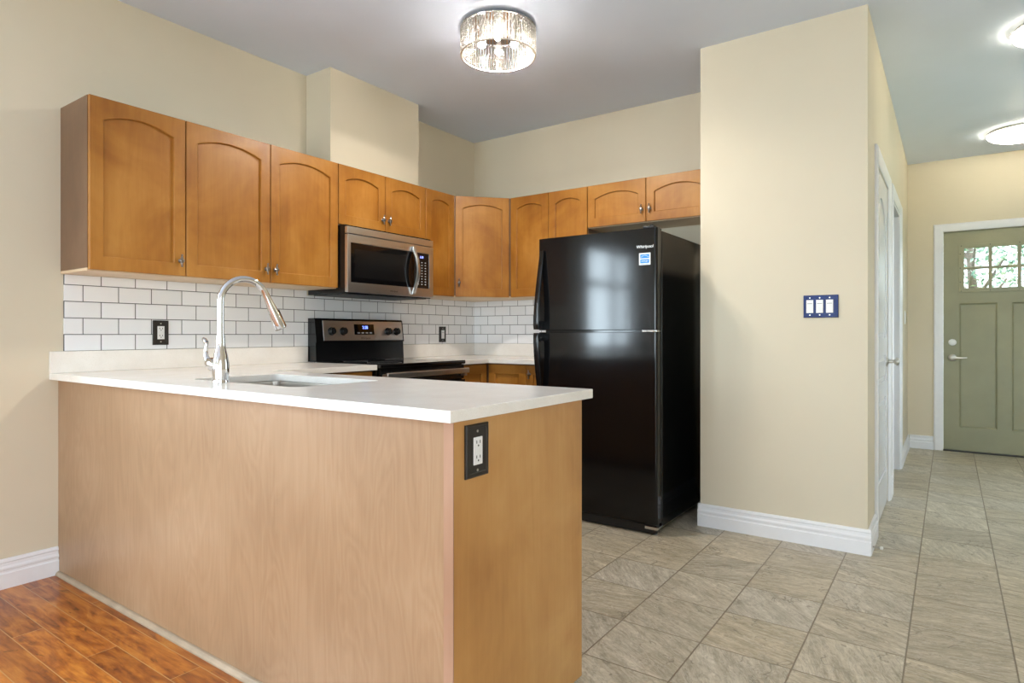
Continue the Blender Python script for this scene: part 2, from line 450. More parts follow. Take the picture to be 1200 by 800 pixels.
def text(name, s, size, mat4, mat, parent, ext=.0004, italic=0.0):
    c = bpy.data.curves.new('txt', 'FONT'); c.body = s; c.size = size; c.extrude = ext; c.align_x = 'CENTER'; c.align_y = 'CENTER'; c.shear = italic
    o = bpy.data.objects.new('txt', c); COL.objects.link(o)
    bpy.context.view_layer.update()
    me = bpy.data.meshes.new_from_object(o.evaluated_get(bpy.context.evaluated_depsgraph_get()))
    bpy.data.objects.remove(o); bpy.data.curves.remove(c)
    b = MB(); b.bm.from_mesh(me); b.bm.transform(mat4); bpy.data.meshes.remove(me)
    return b.build(name, mat, parent)

# ------------------------------------------------------------------ room dimensions
H = 2.719
XP0, XP1, YP = 2.158, 2.991, -.633        # partition block beside the fridge
YF = 2.936                                # wall with the front door
XR, YR = 4.75, -12.0                       # unseen right and rear walls

def wall_boxes(name, axis, c0, c1, a0, a1, z0, z1, holes, mat):
    """wall slab between c0 and c1 on its thin axis, from a0 to a1, with rectangular openings (a, b, za, zb)"""
    m = MB()
    cuts = sorted(holes); cur = a0
    def bx(p, q, za, zb):
        if q - p < 1e-6 or zb - za < 1e-6: return
        if axis == 'x': m.box((c0, p, za), (c1, q, zb))
        else: m.box((p, c0, za), (q, c1, zb))
    for (a, b, za, zb) in cuts:
        bx(cur, a, z0, z1); bx(a, b, z0, za); bx(a, b, zb, z1); cur = b
    bx(cur, a1, z0, z1)
    return struct(m.build(name, mat))

WIN_L = (-5.30, -4.02, .90, 2.12)
WIN_R1, WIN_R2 = (.30, 2.90, .05, 2.40), (3.20, 4.60, .05, 2.40)
wall_boxes('wall_left', 'x', -.14, 0, YR - .14, .14, 0, H, [WIN_L], M['wall'])
wall_boxes('wall_back', 'y', 0, .14, 0, 2.30, 0, H, [], M['wall'])
wall_boxes('wall_rear', 'y', YR - .14, YR, 0, XR, 0, H, [WIN_R1, WIN_R2], M['wall'])
WIN_H = (.30, 1.70, .65, 2.12)
WIN_ADDED = (-7.0, -4.5, .02, 2.12)  # opening for the added, unseen patio door
wall_boxes('wall_right', 'x', XR, XR + .14, YR - .14, YF + .14, 0, H, [WIN_ADDED, WIN_H], M['wall'])
wall_boxes('wall_front_entry', 'y', YF, YF + .14, 1.26, XR, 0, H, [(3.271, 4.186, 0, 2.045)], M['wall'])
# partition block and hall wall
pm = MB()
pm.box((XP0, YP, 0), (XP1, YP + .10, H)); pm.box((XP0, YP + .10, 0), (XP0 + .10, 0, H))
struct(pm.build('wall_partition', M['wall']))
D1 = (-.228, .572, 0, 2.040); D2 = (.885, 1.745, 0, 2.050)
wall_boxes('wall_hall', 'x', XP1 - .115, XP1, YP + .10, YF, 0, H, [D1, D2], M['wall'])
im = MB()
im.box((1.26, .80, 0), (XP1 - .115, .86, H)); im.box((1.26, .86, 0), (1.36, YF, H)); im.box((1.36, 2.25, 0), (XP1 - .115, 2.35, H)); im.box((2.16, .14, 0), (2.26, .80, H))
struct(im.build('wall_closet', M['wall']))
# chase above the microwave cabinet
struct(Bx((0.0005, -1.694, 2.128), (.235, -.926, H)).build('wall_chase', M['wall']))
struct(Bx((-.14, YR - .14, H), (XR + .14, YF + .14, H + .12)).build('ceiling', M['ceil']))
struct(Bx((-.14, -3.03, -.12), (XR + .14, YF + .14, 0)).build('floor', M['tile']))
struct(Bx((-.14, YR - .14, -.12), (XR + .14, -3.03, 0)).build('floor_wood', M['wood']))

# baseboards (profiled)
BPROF = [(0, 0), (.017, 0), (.017, .064), (.0125, .069), (.0125, .076), (.0155, .081), (.0155, .088), (.010, .096), (.009, .108), (.012, .113), (.0095, .122), (.005, .126), (0, .126)]
def baseboard(name, p, q, nrm):
    p, q, n = Vector(p), Vector(q), Vector(nrm)
    m = MB().loops([[Vector((c.x, c.y, 0)) + n * (d + .0005) + Vector((0, 0, z)) for d, z in BPROF] for c in (p, q)])
    return struct(m.build(name, M['trim'], ang=20))
baseboard('baseboard_left', (0, YR, 0), (0, -3.0312, 0), (1, 0, 0))
baseboard('baseboard_partition', (XP0 - .012, YP, 0), (XP1 + .016, YP, 0), (0, -1, 0))
baseboard('baseboard_niche', (XP0, YP, 0), (XP0, -.02, 0), (-1, 0, 0))
baseboard('baseboard_hall_near', (XP1, YP, 0), (XP1, -.303, 0), (1, 0, 0))
baseboard('baseboard_hall_middle', (XP1, .648, 0), (XP1, .812, 0), (1, 0, 0))
baseboard('baseboard_hall_far', (XP1, 1.82, 0), (XP1, YF, 0), (1, 0, 0))
baseboard('baseboard_entry', (XP1 + .017, YF, 0), (3.197, YF, 0), (0, -1, 0))
baseboard('baseboard_right', (XR, WIN_ADDED[1] + .08, 0), (XR, YF, 0), (-1, 0, 0))
baseboard('baseboard_rear', (2.92, YR, 0), (3.18, YR, 0), (0, 1, 0))

# casings: profiled boards around an opening
def casing(name, mk, a0, a1, top, w, wall, th=.018, sill=None):
    """mk(u, v, d) -> world point; opening a0..a1, height top"""
    m = MB()
    prof = [(0, .0005), (w, .0005), (w, th * .62), (w * .86, th), (w * .55, th * .92), (w * .30, th * .62), (w * .12, th * .55), (0, th * .30)]
    z0 = 0 if sill is None else sill
    left = [[mk(a0 - o, z0, d) for o, d in prof], [mk(a0 - o, top + o, d) for o, d in prof]]
    topb = [[mk(a0 - o, top + o, d) for o, d in prof], [mk(a1 + o, top + o, d) for o, d in prof]]
    rite = [[mk(a1 + o, top + o, d) for o, d in prof], [mk(a1 + o, z0, d) for o, d in prof]]
    for q in (left, topb, rite): m.loops(q)
    if sill is not None: m.loops([[mk(a1 + o, z0 - o, d) for o, d in prof], [mk(a0 - o, z0 - o, d) for o, d in prof]])
    return struct(m.build(name, M['trim'], ang=25))
hallp = lambda u, v, d: (XP1 + d, u, v)
entp = lambda u, v, d: (u, YF - d, v)
casing('trim_1', hallp, D1[0], D1[1], D1[3], .072, None)
casing('trim_2', hallp, D2[0], D2[1], D2[3], .072, None)
casing('trim_3', entp, 3.271, 4.186, 2.045, .073, None)
jm = MB()
for (a, b) in ((D2[0], D2[0] + .018), (D2[1] - .018, D2[1])): jm.box((XP1 - .118, a, 0), (XP1 - .0002, b, 2.05))
jm.box((XP1 - .118, D2[0] + .018, 2.032), (XP1 - .0002, D2[1] - .018, 2.05))
jm.box((XP1 - .075, D2[1] - .030, 0), (XP1 - .040, D2[1] - .018, 2.032))
struct(jm.build('trim_4', M['trim']))

# ------------------------------------------------------------------ windows of the living area (behind the camera)
def window(name, kind, c0, c1, hole, bars):
    a, b, za, zb = hole; f = MB(); g = MB()
    def bx(m, p, q, z0, z1, d0, d1):
        if kind == 'x': m.box((d0, p, z0), (d1, q, z1), .003)
        else: m.box((p, d0, z0), (q, d1, z1), .003)
    w = .05
    bx(f, a, b, za, za + w, c0, c1); bx(f, a, b, zb - w, zb, c0, c1)
    bx(f, a, a + w, za + w, zb - w, c0, c1); bx(f, b - w, b, za + w, zb - w, c0, c1)
    for (k, p) in bars:
        if k == 'v': bx(f, p - .035, p + .035, za + w, zb - w, c0, c1)
        else: bx(f, a + w, b - w, p - .03, p + .03, c0, c1)
    o = struct(f.build(name, M['trim']))
    mid = (c0 + c1) / 2
    bx(g, a + w, b - w, za + w, zb - w, mid - .003, mid + .003)
    g.build('window_glass', M['glass'], o)
window('window_1', 'x', -.12, -.04, WIN_L, [('v', -4.79), ('h', 1.68)])
window('window_2', 'y', YR - .12, YR - .04, WIN_R1, [('v', 1.60)])
window('window_3', 'y', YR - .12, YR - .04, WIN_R2, [('v', 3.90)])
window('added_window_4', 'x', XR + .04, XR + .12, WIN_ADDED, [('v', -5.75)])  # unseen patio door, added to bring in the ceiling uplight
window('window_5', 'x', XR + .04, XR + .12, WIN_H, [('v', 1.0)])
casing('trim_5', lambda u, v, d: (d, u, v), WIN_L[0], WIN_L[1], WIN_L[3], .07, None, sill=WIN_L[2])

# ------------------------------------------------------------------ front door
YD = YF + .018
d3 = MB()
gx = [(3.432, 3.611), (3.637, 3.816), (3.842, 4.021)]; gz = [(1.512, 1.687), (1.708, 1.883)]
holes = [[(x0, z0), (x1, z0), (x1, z1), (x0, z1)] for x0, x1 in gx for z0, z1 in gz]
FR = Matrix(((1, 0, 0, 0), (0, 0, -1, YD + .044), (0, 1, 0, 0), (0, 0, 0, 1)))    # poly xy -> world xz, extrude towards -y
def rect(x0, x1, z0, z1): return [(x0, z0), (x1, z0), (x1, z1), (x0, z1)]
pan = [rect(3.394, 3.677, .223, 1.377), rect(3.776, 4.060, .223, 1.377)]
d3.poly(rect(3.2745, 4.1825, .012, 2.042), .028, .044, pan + [rect(3.412, 4.041, 1.496, 1.899)], mat=FR)
d3.poly(rect(3.2745, 4.1825, .012, 2.042), 0, .0279, [rect(3.412, 4.041, 1.496, 1.899)], mat=FR)
for p_ in pan:
    (x0, z0), (x1, z1) = p_[0], p_[2]
    d3.loops([[(x0 + i, z0 + i, h), (x1 - i, z0 + i, h), (x1 - i, z1 - i, h), (x0 + i, z1 - i, h)] for i, h in ((.0005, .028), (.0005, .0430), (.003, .0440), (.014, .034), (.015, .028))], False, False, mat=FR)
door3 = struct(d3.build('door_3', M['green'], ang=20))
lf = MB(); lf.poly(rect(3.390, 4.063, 1.476, 1.916), .0442, .052, holes, .0015, 1, mat=FR); lf.poly(rect(3.4125, 4.0405, 1.4965, 1.8985), .012, .0278, holes, mat=FR)
lo = lf.build('window_frame', M['green'], door3)
def screw_cap(x, z): MB().ball((x, YD - .0085, z), .0042, (1, .4, 1), u=8, v=6).build('screw_cap', M['slot'], lo)
for x in (3.41, 3.622, 3.83, 4.043):
    for z in (1.488, 1.905): screw_cap(x, z)
for z in (1.57, 1.70, 1.83):
    for x in (3.402, 4.052): screw_cap(x, z)
Bx((3.413, YD + .020, 1.497), (4.040, YD + .023, 1.898)).build('window_glass', M['glass'], door3)
dbm = Matrix.Translation((3.343, YD, 1.013)) @ Matrix.Rotation(R90, 4, 'X')
MB().lathe([(.031, .0005), (.031, .006), (.027, .012), (.024, .014), (.001, .015)], 28, dbm).build('deadbolt', M['device'], door3)
hm = Matrix.Translation((3.343, YD, .870)) @ Matrix.Rotation(R90, 4, 'X')
hl = MB().lathe([(.033, .0005), (.033, .006), (.026, .011), (.012, .014), (.011, .045), (.014, .052), (.001, .054)], 28, hm)
hl.tube([(3.343, YD - .046, .870), (3.37, YD - .050, .871), (3.40, YD - .050, .869), (3.432, YD - .046, .871), (3.452, YD - .040, .873)], [.009, .0085, .0075, .0065, .005], 10)
hl.build('door_handle', M['satin'], door3)
struct(Bx((3.272, YF - .02, .0005), (4.185, YF + .138, .0112), .002).build('trim_6', M['slot']))
fj = MB()
fj.box((3.271, YF + .0005, .0115), (3.2735, YF + .139, 2.045)); fj.box((4.1835, YF + .0005, .0115), (4.186, YF + .139, 2.045))
struct(fj.build('trim_7', M['trim']))

# ------------------------------------------------------------------ white closet door in the hall
XD = XP1 - .002                     # outer face of the slab
dw = MB()
LFX = loc_axes((XD - .035, 0, 0), (0, 1, 0), (0, 0, 1), (1, 0, 0))
ya, yb = D1[0] + .003, D1[1] - .003
def archloop(a, b, z0, z1, rise, ins=0.0, n=14):
    a, b, z0 = a + ins, b - ins, z0 + ins
    pts = [(a, z0), (b, z0)]
    for i in range(n + 1):
        t = i / n; x = b + (a - b) * t
        pts.append((x, z1 - ins - rise + rise * (1 - (2 * t - 1) ** 2)))
    return pts
pl = [archloop(ya + .12, yb - .12, 1.07, 1.90, .12), archloop(ya + .12, yb - .12, .80, .96, 0, n=2), archloop(ya + .12, yb - .12, .22, .70, 0, n=2)]
dw.poly(rect(ya, yb, .010, 2.036), 0, .0268)
dw.bm.transform(LFX)
dw.poly(rect(ya, yb, .010, 2.036), .0270, .035, pl, mat=LFX)
for lp, n in ((lambda i: archloop(ya + .12, yb - .12, 1.07, 1.90, .12, i), 0), (lambda i: archloop(ya + .12, yb - .12, .80, .96, 0, i, 2), 0), (lambda i: archloop(ya + .12, yb - .12, .22, .70, 0, i, 2), 0)):
    dw.loops([[(p[0], p[1], h) for p in lp(i)] for i, h in ((.022, .0269), (.034, .033), (.036, .033))], mat=LFX)
door1 = struct(dw.build('door_1', M['door_w'], ang=20))
for z in (1.85, 1.02, .26):
    h = MB(); h.box((XD + .0005, D1[0] - .002, z - .045), (XD + .0035, D1[0] + .020, z + .045)); h.tube([(XD + .009, D1[0] + .001, z - .047), (XD + .009, D1[0] + .001, z + .047)], .0065, 10)
    h.build('hinge', M['satin'], door1)
kn = MB().lathe([(.032, .0005), (.032, .005), (.024, .010), (.011, .014), (.010, .040), (.020, .046), (.026, .056), (.024, .066), (.012, .072), (.001, .073)], 24,
                Matrix.Translation((XD, yb - .062, .915)) @ Matrix.Rotation(R90, 4, 'Y'))
kn.build('door_knob', M['satin'], door1)

# ------------------------------------------------------------------ tiled backsplash, worktops
tb = MB()
tb.box((.0006, -3.009, 1.0125), (.0075, -1.6952, 1.3635)); tb.box((.0006, -1.695, .90), (.0075, -.9250, 1.333)); tb.box((.0006, -.9248, 1.0125), (.0075, -.0006, 1.3635))
tag(tb.build('tiled_backsplash', M['subway_y']), 'white subway tile backsplash with dark grout on the wall behind the stove', 'tiles')
tag(Bx((.008, -.0075, 1.0125), (1.275, -.0006, 1.3635)).build('tiled_backsplash', M['subway_x']), 'white subway tile backsplash on the back wall, running from the corner to the fridge', 'tiles')
CT, CB = .914, .8845
YPF, YPB, XPE = -3.065, -2.366, 2.382
w1 = thing('countertop', 'white quartz countertop of the peninsula with the undermount sink cut in', 'worktop', (1.2, -2.7, CB))
sinkhole = []
for cx, cy_, a0 in ((1.52, -2.534, 0), (.91, -2.534, 90), (.91, -2.85, 180), (1.52, -2.85, 270)):
    for k in range(5):
        a = math.radians(a0 + k * 22.5); sinkhole.append((cx + .03 * math.cos(a), cy_ + .03 * math.sin(a)))
MB().poly([(.001, YPF), (XPE, YPF), (XPE, YPB), (.65, YPB), (.65, -1.6955), (.001, -1.6955)], CB, CT, [sinkhole], .0022, 2).build('slab', M['quartz'], w1)
Bx((.0008, YPF, CT + .0002), (.0205, -1.6955, 1.0118), .0015).build('upstand', M['quartz'], w1)
w2 = thing('countertop', 'white quartz corner countertop between the stove and the fridge', 'worktop', (.5, -.4, CB))
MB().poly([(.001, -.9245), (.65, -.9245), (.65, -.65), (1.272, -.65), (1.272, -.001), (.001, -.001)], CB, CT, (), .0022, 2).build('slab', M['quartz'], w2)
us = MB().box((.0008, -.9245, CT + .0002), (.0205, -.0008, 1.0118), .0015); us.box((.0206, -.0205, CT + .0002), (1.272, -.0008, 1.0118), .0015)
us.build('upstand', M['quartz'], w2)

# sink
sk = thing('kitchen_sink', 'brushed steel undermount sink set in the peninsula worktop', 'sink', (1.215, -2.692, CB))
b = MB()
def rr(x0, x1, y0, y1, r, z, n=5):
    o = []
    for cx, cy_, a0 in ((x1 - r, y1 - r, 0), (x0 + r, y1 - r, 90), (x0 + r, y0 + r, 180), (x1 - r, y0 + r, 270)):
        for k in range(n):
            a = math.radians(a0 + k * 90 / (n - 1)); o.append((cx + r * math.cos(a), cy_ + r * math.sin(a), z))
    return o
b.loops([rr(.855, 1.575, -2.905, -2.479, .04, CB - .0008), rr(.883, 1.547, -2.877, -2.507, .03, CB - .0008), rr(.885, 1.545, -2.875, -2.509, .03, CB - .012), rr(.888, 1.542, -2.872, -2.512, .035, CB - .19), rr(.91, 1.52, -2.85, -2.534, .05, CB - .205), rr(1.16, 1.27, -2.74, -2.63, .05, CB - .210)], False, True)
b.build('basin', M['sink'], sk)
MB().lathe([(.042, 0), (.042, .003), (.032, .004), (.030, .001), (.001, .001)], 24, Matrix.Translation((1.215, -2.69, CB - .2085))).build('drain', M['chrome'], sk)

# faucet
fx, fy = 1.165, -2.922
fa = thing('kitchen_faucet', 'tall chrome gooseneck pull-down faucet standing behind the sink on the peninsula', 'faucet', (fx, fy, CT + .0005))
T = Matrix.Translation((fx, fy, CT + .0007))
MB().lathe([(.029, 0), (.029, .006), (.0275, .012), (.0295, .045), (.0285, .07), (.023, .10), (.0175, .125), (.0155, .145), (.015, .17)], 36, T).build('body', M['chrome'], fa)
ys = [fy, fy, fy]; zs = [CT + .165, CT + .22, CT + .265]
R = .087; zc = CT + .294; pts = [(fx, fy, CT + .160), (fx, fy, CT + .22), (fx, fy, zc - .01)]
dirx, diry = .14, .99
for k in range(0, 17):
    a = math.pi - k / 16 * math.radians(160)
    dd = R + R * math.cos(a); pts.append((fx + dd * dirx, fy + dd * diry, zc + R * math.sin(a)))
MB().tube(pts, .0125, 16, ref=(1, 0, 0)).build('spout', M['chrome'], fa)
e = Vector(pts[-1]); tdir = (Vector(pts[-1]) - Vector(pts[-2])).normalized()
sp = MB().tube([e - tdir * .002, e + tdir * .014, e + tdir * .035, e + tdir * .092, e + tdir * .132, e + tdir * .139], [.0132, .0136, .0150, .0215, .0245, .022], 20)
spo = sp.build('spray_head', M['chrome'], fa)
nrm = tdir.cross(Vector((1, 0, 0))).normalized()
if nrm.z < 0: nrm = -nrm
bc = e + tdir * .092 + nrm * .0205
MB().tube([bc - tdir * .022, bc + tdir * .022], [.006, .006], 8).build('spray_button', M['blackm'], spo)
hd = MB()
hd.tube([(fx - .018, fy - .004, CT + .062), (fx - .045, fy - .008, CT + .068), (fx - .062, fy - .010, CT + .075)], [.021, .024, .017], 18)
hd.tube([(fx - .060, fy - .010, CT + .070), (fx - .076, fy - .012, CT + .095), (fx - .079, fy - .012, CT + .125), (fx - .075, fy - .012, CT + .148)], [.013, .0085, .0062, .008], 12)
hd.tube([(fx - .075, fy - .012, CT + .146), (fx - .088, fy - .013, CT + .156), (fx - .095, fy - .013, CT + .160)], [.009, .008, .005], 12)
hd.build('handle', M['chrome'], fa)

# ------------------------------------------------------------------ cabinet doors and knobs
def door_mesh(mat4, w, h, arch=.035, stile=.052, rail=.058, t=.0185):
    m = MB()
    def ring(ins, d): return [(x, y, d) for x, y in ((ins, ins), (w - ins, ins), (w - ins, h - ins), (ins, h - ins))]
    def inner(ins, d): return [(x, y, d) for x, y in archloop(stile, w - stile, rail, h - rail, arch, ins, 16 if arch else 2)]
    b = bmesh.new(); es = []
    for lp in (ring(.002, t), inner(0, t)):
        vs = [b.verts.new(p) for p in lp]; es += [b.edges.new((vs[i], vs[(i + 1) % len(vs)])) for i in range(len(vs))]
    bmesh.ops.triangle_fill(b, use_beauty=True, use_dissolve=False, edges=es)
    m.add(b)
    for f in m.bm.faces:
        if f.normal.z < 0: f.normal_flip()
    m.bm.transform(mat4)
    m.loops([ring(0, 0), ring(0, t - .002), ring(.002, t)], True, False, mat=mat4)
    m.loops([inner(0, t), inner(.0030, t - .0020), inner(.0040, t - .0128), inner(.0060, t - .0135)], False, True, mat=mat4)
    # inner loops must face outwards
    bmesh.ops.remove_doubles(m.bm, verts=m.bm.verts, dist=.00005)
    bmesh.ops.recalc_face_normals(m.bm, faces=m.bm.faces)
    return m
def knob(mat4, parent):
    m = MB()
    m.lathe([(.010, .0003), (.0095, .003), (.005, .005), (.0045, .014), (.009, .018), (.0105, .022), (.008, .026), (.001, .0275)], 14, mat4)
    m.loops([[(.0075 * sx * k, .026 * sy * k, d) for sx, sy in ((0, -1), (.8, -.55), (1, 0), (.8, .55), (0, 1), (-.8, .55), (-1, 0), (-.8, -.55))] for k, d in ((1, .0155), (1, .018), (.6, .021))], mat=mat4)
    m.ball((0, .026, .0185), .0052, mat=mat4, u=8, v=6); m.ball((0, -.026, .0185), .0056, mat=mat4, u=8, v=6)
    return m.build('knob', M['nickel'], parent)

ZB, ZT, DC, DG = 1.365, 2.122, .288, .2895
def upper(label, frame, width, z0, z1, doors, knobs, carcass, group, under=True, arch=.036, stile=.052):
    """frame(u, z) -> matrix with origin on the front plane of the carcass"""
    o = carcass[0]
    t = thing('wall_cabinet', label, 'cabinet', o, group)
    carcass[1].build('body', M['maple_side'], t)
    if carcass[2] is not None: carcass[2].build('bottom_panel', M['maple_under'], t, label='pale raw maple underside')
    for (u0, u1), kp in zip(doors, knobs):
        h = z1 - z0 - .006
        d = door_mesh(frame(u0 + .0024, z0 + .004), u1 - u0 - .0048, h, arch, stile).build('door', M['maple'], t)
        if kp is not None:
            ku = .026 if kp[0] == 'l' else (u1 - u0 - .0036 - .026)
            kf = frame(u0 + .0018, z0 + .004) @ Matrix.Translation((ku, kp[1], .0187))
            knob(kf, d)
    return t
GW = 'maple wall cabinets along the stove wall'; GB = 'maple wall cabinets along the back wall'
def left_frame(u, z): return frame_left(DG, u, z)
def back_frame(u, z): return frame_back(u, -DG, z)
def left_car(y0, y1, z0, z1):
    return ((DC / 2, (y0 + y1) / 2, z0), Bx((.001, y0 + .0005, z0 + .0125), (DC, y1 - .0005, z1), .001), Bx((.001, y0 + .0005, z0), (DC, y1 - .0005, z0 + .0120), .001))
def back_car(x0, x1, z0, z1):
    return (((x0 + x1) / 2, -DC / 2, z0), Bx((x0 + .0005, -DC, z0 + .0125), (x1 - .0005, -.001, z1), .001), Bx((x0 + .0005, -DC, z0), (x1 - .0005, -.001, z0 + .0120), .001))
y0, y1, y2, y3, y4, y5, y6 = -3.021, -2.607, -2.150, -1.693, -1.309, -.927, -.617
KL = .072
upper('single-door maple wall cabinet at the left end of the row, its side exposed', left_frame, 0, ZB, ZT, [(y0, y1)], [('r', KL)], left_car(y0, y1, ZB, ZT), GW)
upper('two-door maple wall cabinet above the peninsula, left of the microwave', left_frame, 0, ZB, ZT, [(y1, y2), (y2, y3)], [('r', KL), ('l', KL)], left_car(y1, y3, ZB, ZT), GW)
upper('short two-door maple wall cabinet directly above the microwave', left_frame, 0, 1.752, ZT, [(y3, y4), (y4, y5)], [('r', .075), ('l', .075)], left_car(y3, y5, 1.752, ZT), GW, arch=.030)
upper('narrow single-door maple wall cabinet just right of the microwave', left_frame, 0, ZB, ZT, [(y5, y6)], [None], left_car(y5, y6, ZB, ZT), GW, arch=.026)
# diagonal corner cabinet
P = [(.001, -.001), (.001, -.6165), (DC - .002, -.6165), (.5945, -DC + .002), (.5945, -.001)]
ud = Vector((.594 - .308, -.308 + .617, 0)); L = ud.length; ud.normalize(); wd = Vector((ud.y, -ud.x, 0))
base = Vector((.308, -.617, 0)) - wd * .0185
def diag_frame(u, z): p = base + ud * u; return loc_axes((p.x, p.y, z), ud, (0, 0, 1), wd)
upper('diagonal maple corner wall cabinet with one wide door', diag_frame, 0, ZB, ZT, [(0.004, L - .004)], [('l', .105)],
      ((.25, -.25, ZB), MB().poly(P, ZB + .0125, ZT), MB().poly(P, ZB, ZB + .012)), 'maple corner wall cabinet', arch=.030)
x6, x7, x8, x9, x10 = .597, .936, 1.255, 1.689, 2.122
upper('tall two-door maple wall cabinet between the corner cabinet and the fridge', back_frame, 0, ZB, ZT, [(x6, x7), (x7, x8)], [None, None], back_car(x6, x8, ZB, ZT), GB, arch=.030)
upper('short two-door maple wall cabinet above the fridge', back_frame, 0, 1.827, ZT, [(x8, x9), (x9, x10)], [('r', .082), ('l', .082)], back_car(x8, x10 + .034, 1.827, ZT), GB, arch=.036)

# ------------------------------------------------------------------ base cabinets
def base_doors(t, frame, spans, z0, z1, knobs):
    for (u0, u1), kp in zip(spans, knobs):
        d = door_mesh(frame(u0 + .002, z0), u1 - u0 - .004, z1 - z0, 0, .055, .062).build('door', M['maple'], t)
        if kp: knob(frame(u0 + .002, z0) @ Matrix.Translation((.03 if kp == 'l' else u1 - u0 - .034, z1 - z0 - .06, .0187)), d)
FX = .595
t = thing('base_cabinet', 'maple base cabinet left of the stove, under the worktop', 'cabinet', (.3, -2.0, 0), 'maple base cabinets')
mb = MB().box((.001, -2.345, .10), (FX, -1.6965, .883)); mb.box((.001, -2.345, 0), (FX - .06, -1.6965, .0995)); mb.build('body', M['maple_side'], t)
base_doors(t, lambda u, z: frame_left(FX + .0015, u, z), [(-2.345, -2.02), (-2.02, -1.699)], .115, .875, ['r', 'l'])
t = thing('base_cabinet', 'narrow maple base cabinet right of the stove', 'cabinet', (.3, -.75, 0), 'maple base cabinets')
mb = MB().box((.001, -.9235, .10), (FX, -.62, .883)); mb.box((.001, -.9235, 0), (FX - .06, -.62, .0995)); mb.build('body', M['maple_side'], t)
base_doors(t, lambda u, z: frame_left(FX + .0015, u, z), [(-.9235, -.622)], .115, .875, [None])
t = thing('base_cabinet', 'two-door maple base cabinet between the corner and the fridge', 'cabinet', (.9, -.3, 0), 'maple base cabinets')
mb = MB().box((.0015, -FX, .10), (1.268, -.001, .883)); mb.box((.0015, -FX + .06, 0), (1.268, -.001, .0995)); mb.build('body', M['maple_side'], t)
base_doors(t, lambda u, z: frame_back(u, -FX - .0015, z), [(.622, .945), (.945, 1.268)], .115, .875, [None, 'l'])

# peninsula base
YPN, XPN, YPB2 = -3.030, 2.3605, -2.401
t = thing('kitchen_peninsula', 'maple peninsula base with a pale back panel and golden end panel, under the quartz top', 'peninsula', (1.2, -2.7, 0))
Bx((.002, YPN, .001), (XPN - .0305, YPN + .018, CB - .0008), .0008).build('back_panel', M['panel'], t, label='pale maple panel with vertical grain')
Bx((XPN - .030, YPN - .0008, .001), (XPN - .0002, YPN + .0030, CB - .0008), .0006).build('corner_strip', M['post'], t, label='pinkish maple edge strip')
Bx((XPN - .018, YPN + .0034, .001), (XPN, YPB2, CB - .0008), .0012).build('end_panel', M['maple_end'], t, label='golden maple end panel')
kp_ = MB().box((.002, YPB2 - .02, .10), (XPN - .0185, YPB2, CB - .0008)); kp_.box((.002, YPB2 - .08, .001), (XPN - .0185, YPB2 - .065, .0995)); kp_.box((.002, YPN + .0185, .085), (XPN - .0185, YPB2 - .0205, .0995))
kp_.build('kitchen_side', M['maple'], t)
q = MB().loops([[(x, YPN - .0006 - d, z) for d, z in ((0, .0005), (.017, .0005), (.017, .006), (.013, .013), (.007, .017), (0, .018))] for x in (.020, XPN - .0002)])
q.build('floor_strip', M['strip'], t, ang=20, label='pale quarter-round strip along the floor')

# ------------------------------------------------------------------ refrigerator
RX0, RX1, RY, RZ = 1.2790, 2.0370, -.977, 1.666
fr = thing('refrigerator', 'tall black top-freezer refrigerator in the niche beside the cream partition', 'refrigerator', (1.658, -.5, 0))
ZS = 1.107
Bx((RX0 + .004, -.900, .035), (RX1 - .002, -.09, RZ - .010), .006, 3).build('cabinet', M['fridge'], fr)
def fdoor(z0, z1):
    m = MB(); n = 10; lp = []
    r = .016
    prof = [(RX0, -.9105)]
    for k in range(n + 1):
        a = math.pi - k / n * math.pi / 2; prof.append((RX0 + r + r * math.cos(a), RY + r - r * math.sin(a)))
    for k in range(n + 1):
        a = math.pi / 2 - k / n * math.pi / 2; prof.append((RX1 - r + r * math.cos(a), RY + r - r * math.sin(a)))
    prof.append((RX1, -.9105))
    m.poly(prof, z0, z1, (), .003, 2)
    return m
fz = fdoor(ZS + .006, RZ).build('freezer_door', M['fridge'], fr)
rf = fdoor(.062, ZS - .006).build('refrigerator_door', M['fridge'], fr)
gs = MB().box((RX0 + .012, -.9100, .07), (RX1 - .010, -.9005, ZS - .012)); gs.box((RX0 + .012, -.9100, ZS + .012), (RX1 - .010, -.9005, RZ - .012))
gs.build('door_gasket', M['grey_seal'], fr)
def fhandle(za, zb, flip, parent):
    m = MB(); lp = []
    n = 18
    for k in range(n + 1):
        s = k / n; z = za + (zb - za) * s
        out = .006 + .050 * (math.sin(math.pi * min(1, s / .9) / 2) ** 1.3)
        if k == n: out = .050
        hw = .0145 + .004 * s; th = .013
        xc = RX0 + .034 - .010 * s
        lp.append([(xc + hw * a_, RY - out - th * b_, z) for a_, b_ in ((-1, 0), (-1, .7), (-.7, 1), (.7, 1), (1, .7), (1, 0))])
    m.loops(lp)
    zf = zb; s_ = 1 if zb > za else -1
    m.box((RX0 + .006, RY - .050, min(zf, zf - s_ * .05)), (RX0 + .042, RY - .0004, max(zf, zf - s_ * .05)), .003)
    m.box((RX0 + .021, RY - .010, min(za, za + s_ * .03)), (RX0 + .047, RY - .0004, max(za, za + s_ * .03)), .003)
    return m.build('handle', M['black'], parent, ang=40)
fhandle(1.590, ZS + .010, 1, fz); fhandle(.60, ZS - .010, 1, rf)
hg = MB().box((RX1 - .085, -.972, RZ + .0005), (RX1 - .020, -.88, RZ + .012), .004); hg.lathe([(.011, 0), (.011, .017), (.008, .020), (.001, .020)], 14, Matrix.Translation((RX1 - .045, -.945, RZ + .001)))
hg.build('hinge_cover', M['blackm'], fr)
